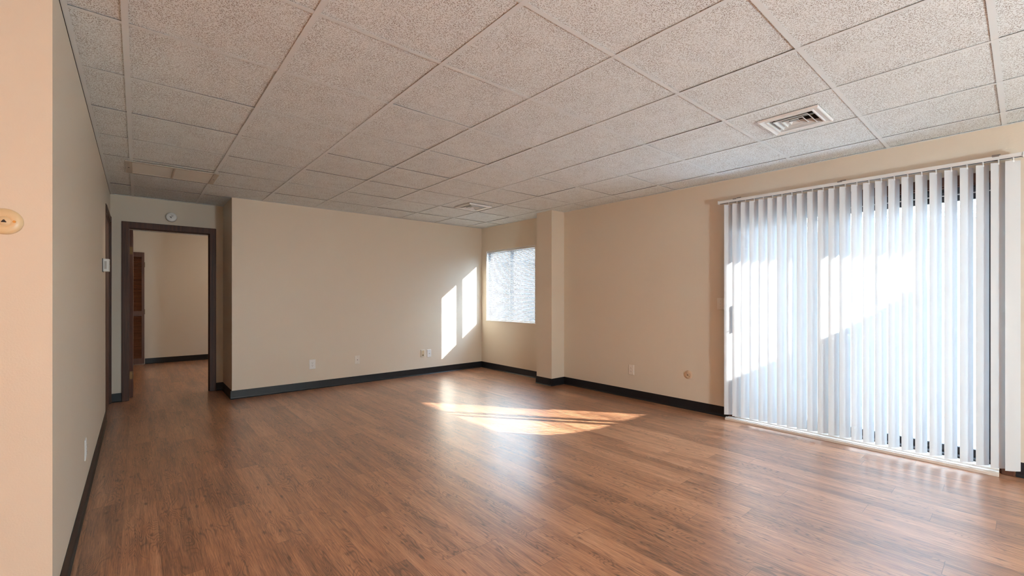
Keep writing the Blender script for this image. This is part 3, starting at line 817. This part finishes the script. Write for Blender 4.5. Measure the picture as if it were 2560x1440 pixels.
MB().box((x0 + x1) / 2 - .007, (x0 + x1) / 2 + .007, y0 + .012, y1 - .012, CZ - .009, CZ + .006).build('divider', GRILLE, g, .001)
MB().box(x0 + .006, x1 - .006, y0 + .008, y1 - .008, CZ + .014, CZ + .018).build('backing', simple('grille_backing', (.36, .31, .25), .7), g)
for sx in (x0 - .014, x1 + .014):
    MB().lathe([(.006, -.002), (.006, 0)], (sx, (y0 + y1) / 2 , CZ - .008), 2, 14).build('screw', BLACK, fr)

# ------------------------------------------------------------------ lamps added out of view, behind the viewpoint and in the far room
for k, ((x, y), watt, colr, drop) in enumerate(ADDED_LAMPS):
    o = thing('added_lamp', (x, y, CZ), ('unseen warm lamp on an added pendant at the rear left behind the viewpoint', 'added globe fill lamp at the rear right behind the viewpoint', 'added fill lamp in the far room, out of view')[k], 'lamp')
    zl = CZ - drop
    MB().lathe([(.06, 0), (.06, -.018), (.02, -.03), (0, -.03)], (x, y, CZ - .001), 2, 30).build('added_lamp_base', VENT_W, o, smooth=True)
    MB().tube([(x, y, CZ - .03), (x, y, zl + .13)], .004, 8).build('added_lamp_cord', BRONZE, o)
    MB().lathe([(0, .14), (.03, .135), (.04, .11), (.03, .10), (0, .10)], (x, y, zl), 2, 30).build('added_lamp_socket', BRONZE, o, smooth=True)
    g_ = 5.0 if k == 1 else 1.0
    MB().lathe([(0, .06), (.02 * g_, .06 - .004 * g_), (.034 * g_, .06 - .025 * g_), (.038 * g_, .06 - .05 * g_), (.028 * g_, .06 - .078 * g_), (0, .06 - .092 * g_)], (x, y, zl + .04), 2, 24).build('added_glass_bulb', make_emit('added_lit_bulb_%d' % k, colr, 8.0), o, smooth=True)
    l = bpy.data.lights.new('added_bulb', 'POINT'); l.energy = watt; l.color = colr; l.shadow_soft_size = .10 if k != 1 else .22
    b_ = bpy.data.objects.new('added_bulb', l); COL.objects.link(b_); b_.location = (x, y, zl - (.11 if k != 1 else .66))

# ------------------------------------------------------------------ outdoors
m = MB().box(XO, 14, -8, 16, -.12, -.03)
struct(m, 'ground', CONC, 'pale concrete patio outside the glass door', 'ground')
# patio roof over the glass door
m = MB().box(XO, 5.41, -3.0, 2.55, 2.30, 2.36)
eave = tag(m.build('patio_roof', SOFFIT), 'flat patio roof over the glass door', 'roof', kind='structure')
MB().box(5.41, 5.44, -3.0, 2.55, 2.30, 2.46).build('fascia', SOFFIT, eave)
# wing fence
fx = [(XO + .01, 2.0), (5.02, 1.90), (5.20, 1.79), (5.45, 1.735), (7.2, 1.72)]
fn = thing('privacy_fence', (6.0, -.35, -.03), 'board privacy fence at the side of the patio', 'fence')
nb = 17
for k in range(nb):
    xa_ = XO + .01 + (7.2 - XO - .01) * k / nb; xb_ = XO + .01 + (7.2 - XO - .01) * (k + 1) / nb
    def top(x):
        for (p, q), (r_, s_) in zip(fx, fx[1:]):
            if p <= x <= r_ + 1e-6: return q + (s_ - q) * (x - p) / (r_ - p)
        return 1.72
    MB().prism([(xa_, -.03), (xb_, -.03), (xb_, top(xb_)), (xa_, top(xa_))], -.36, -.34, 1).build('board', FENCE, fn)
MB().box(XO + .02, 7.2, -.40, -.36, .3, .38).box(XO + .02, 7.2, -.40, -.36, 1.4, 1.48).build('rail', FENCE, fn)
# neighbouring garage
gb = thing('neighbour_building', (9.4, 3, -.03), 'pale low building with grey roof edge seen between the slats', 'building')
MB().box(7.35, 11.0, -5, 14, -.03, 2.0).build('wall', CREAM, gb)
MB().box(7.8, 11.0, 4.2, 14, 2.0, 5.0).build('sky_block_storey', CREAM, gb)  # unseen upper storey added to keep sky light off the small window
m = MB()
for k in range(9): m.box(7.345, 7.35, -5, 14, .1 + k * .21, .30 + k * .21)
m.build('siding', CREAM, gb)
m = MB().prism([(7.20, 2.0), (7.20, 2.14), (9.2, 2.35), (11.2, 2.14), (11.2, 2.0)], -5.2, 14.2, 1)
m.build('roof', SHINGLE, gb)
MB().box(7.17, 7.20, -5.2, 14.2, 2.12, 2.165).build('roof_edge', FRAME_W, gb)
# bare trees beyond
def tree(x, y, h, seed, label):
    r_ = random.Random(seed); mb = MB()
    def grow(p, d, ln, rad, depth):
        pts = [p]; q = p.copy(); dd = d.copy()
        for s in range(4):
            dd = (dd + Vector((r_.uniform(-.16, .16), r_.uniform(-.16, .16), r_.uniform(-.02, .10)))).normalized()
            q = q + dd * ln / 4; pts.append(q.copy())
        mb.tube(pts, [rad * (1 - .4 * i / 4) for i in range(5)], 6 if depth < 2 else 4)
        if depth >= 5: return
        for k in range(3 if depth < 4 else 2):
            a_ = r_.uniform(0, 2 * math.pi); e = r_.uniform(.45, .85)
            side = Vector((math.cos(a_), math.sin(a_), 0))
            nd = (dd * math.cos(e) + side * math.sin(e)).normalized()
            grow(pts[r_.choice((2, 3, 4)) if k else 4], nd, ln * r_.uniform(.62, .8), rad * .55, depth + 1)
    grow(Vector((x, y, -.05)), Vector((0, 0, 1)), h * .32, .14, 0)
    tag(mb.build('bare_tree', BARK), label, 'tree', 'bare trees beyond the neighbouring building')
tree(14.5, 1.5, 7.0, 1, 'leafless tree behind the pale building, seen between the right slats')
tree(16.0, 5.0, 8.0, 2, 'leafless tree behind the pale building, seen between the left slats')
tree(13.5, 9.0, 7.0, 5, 'leafless tree behind the pale building, outside the small window')
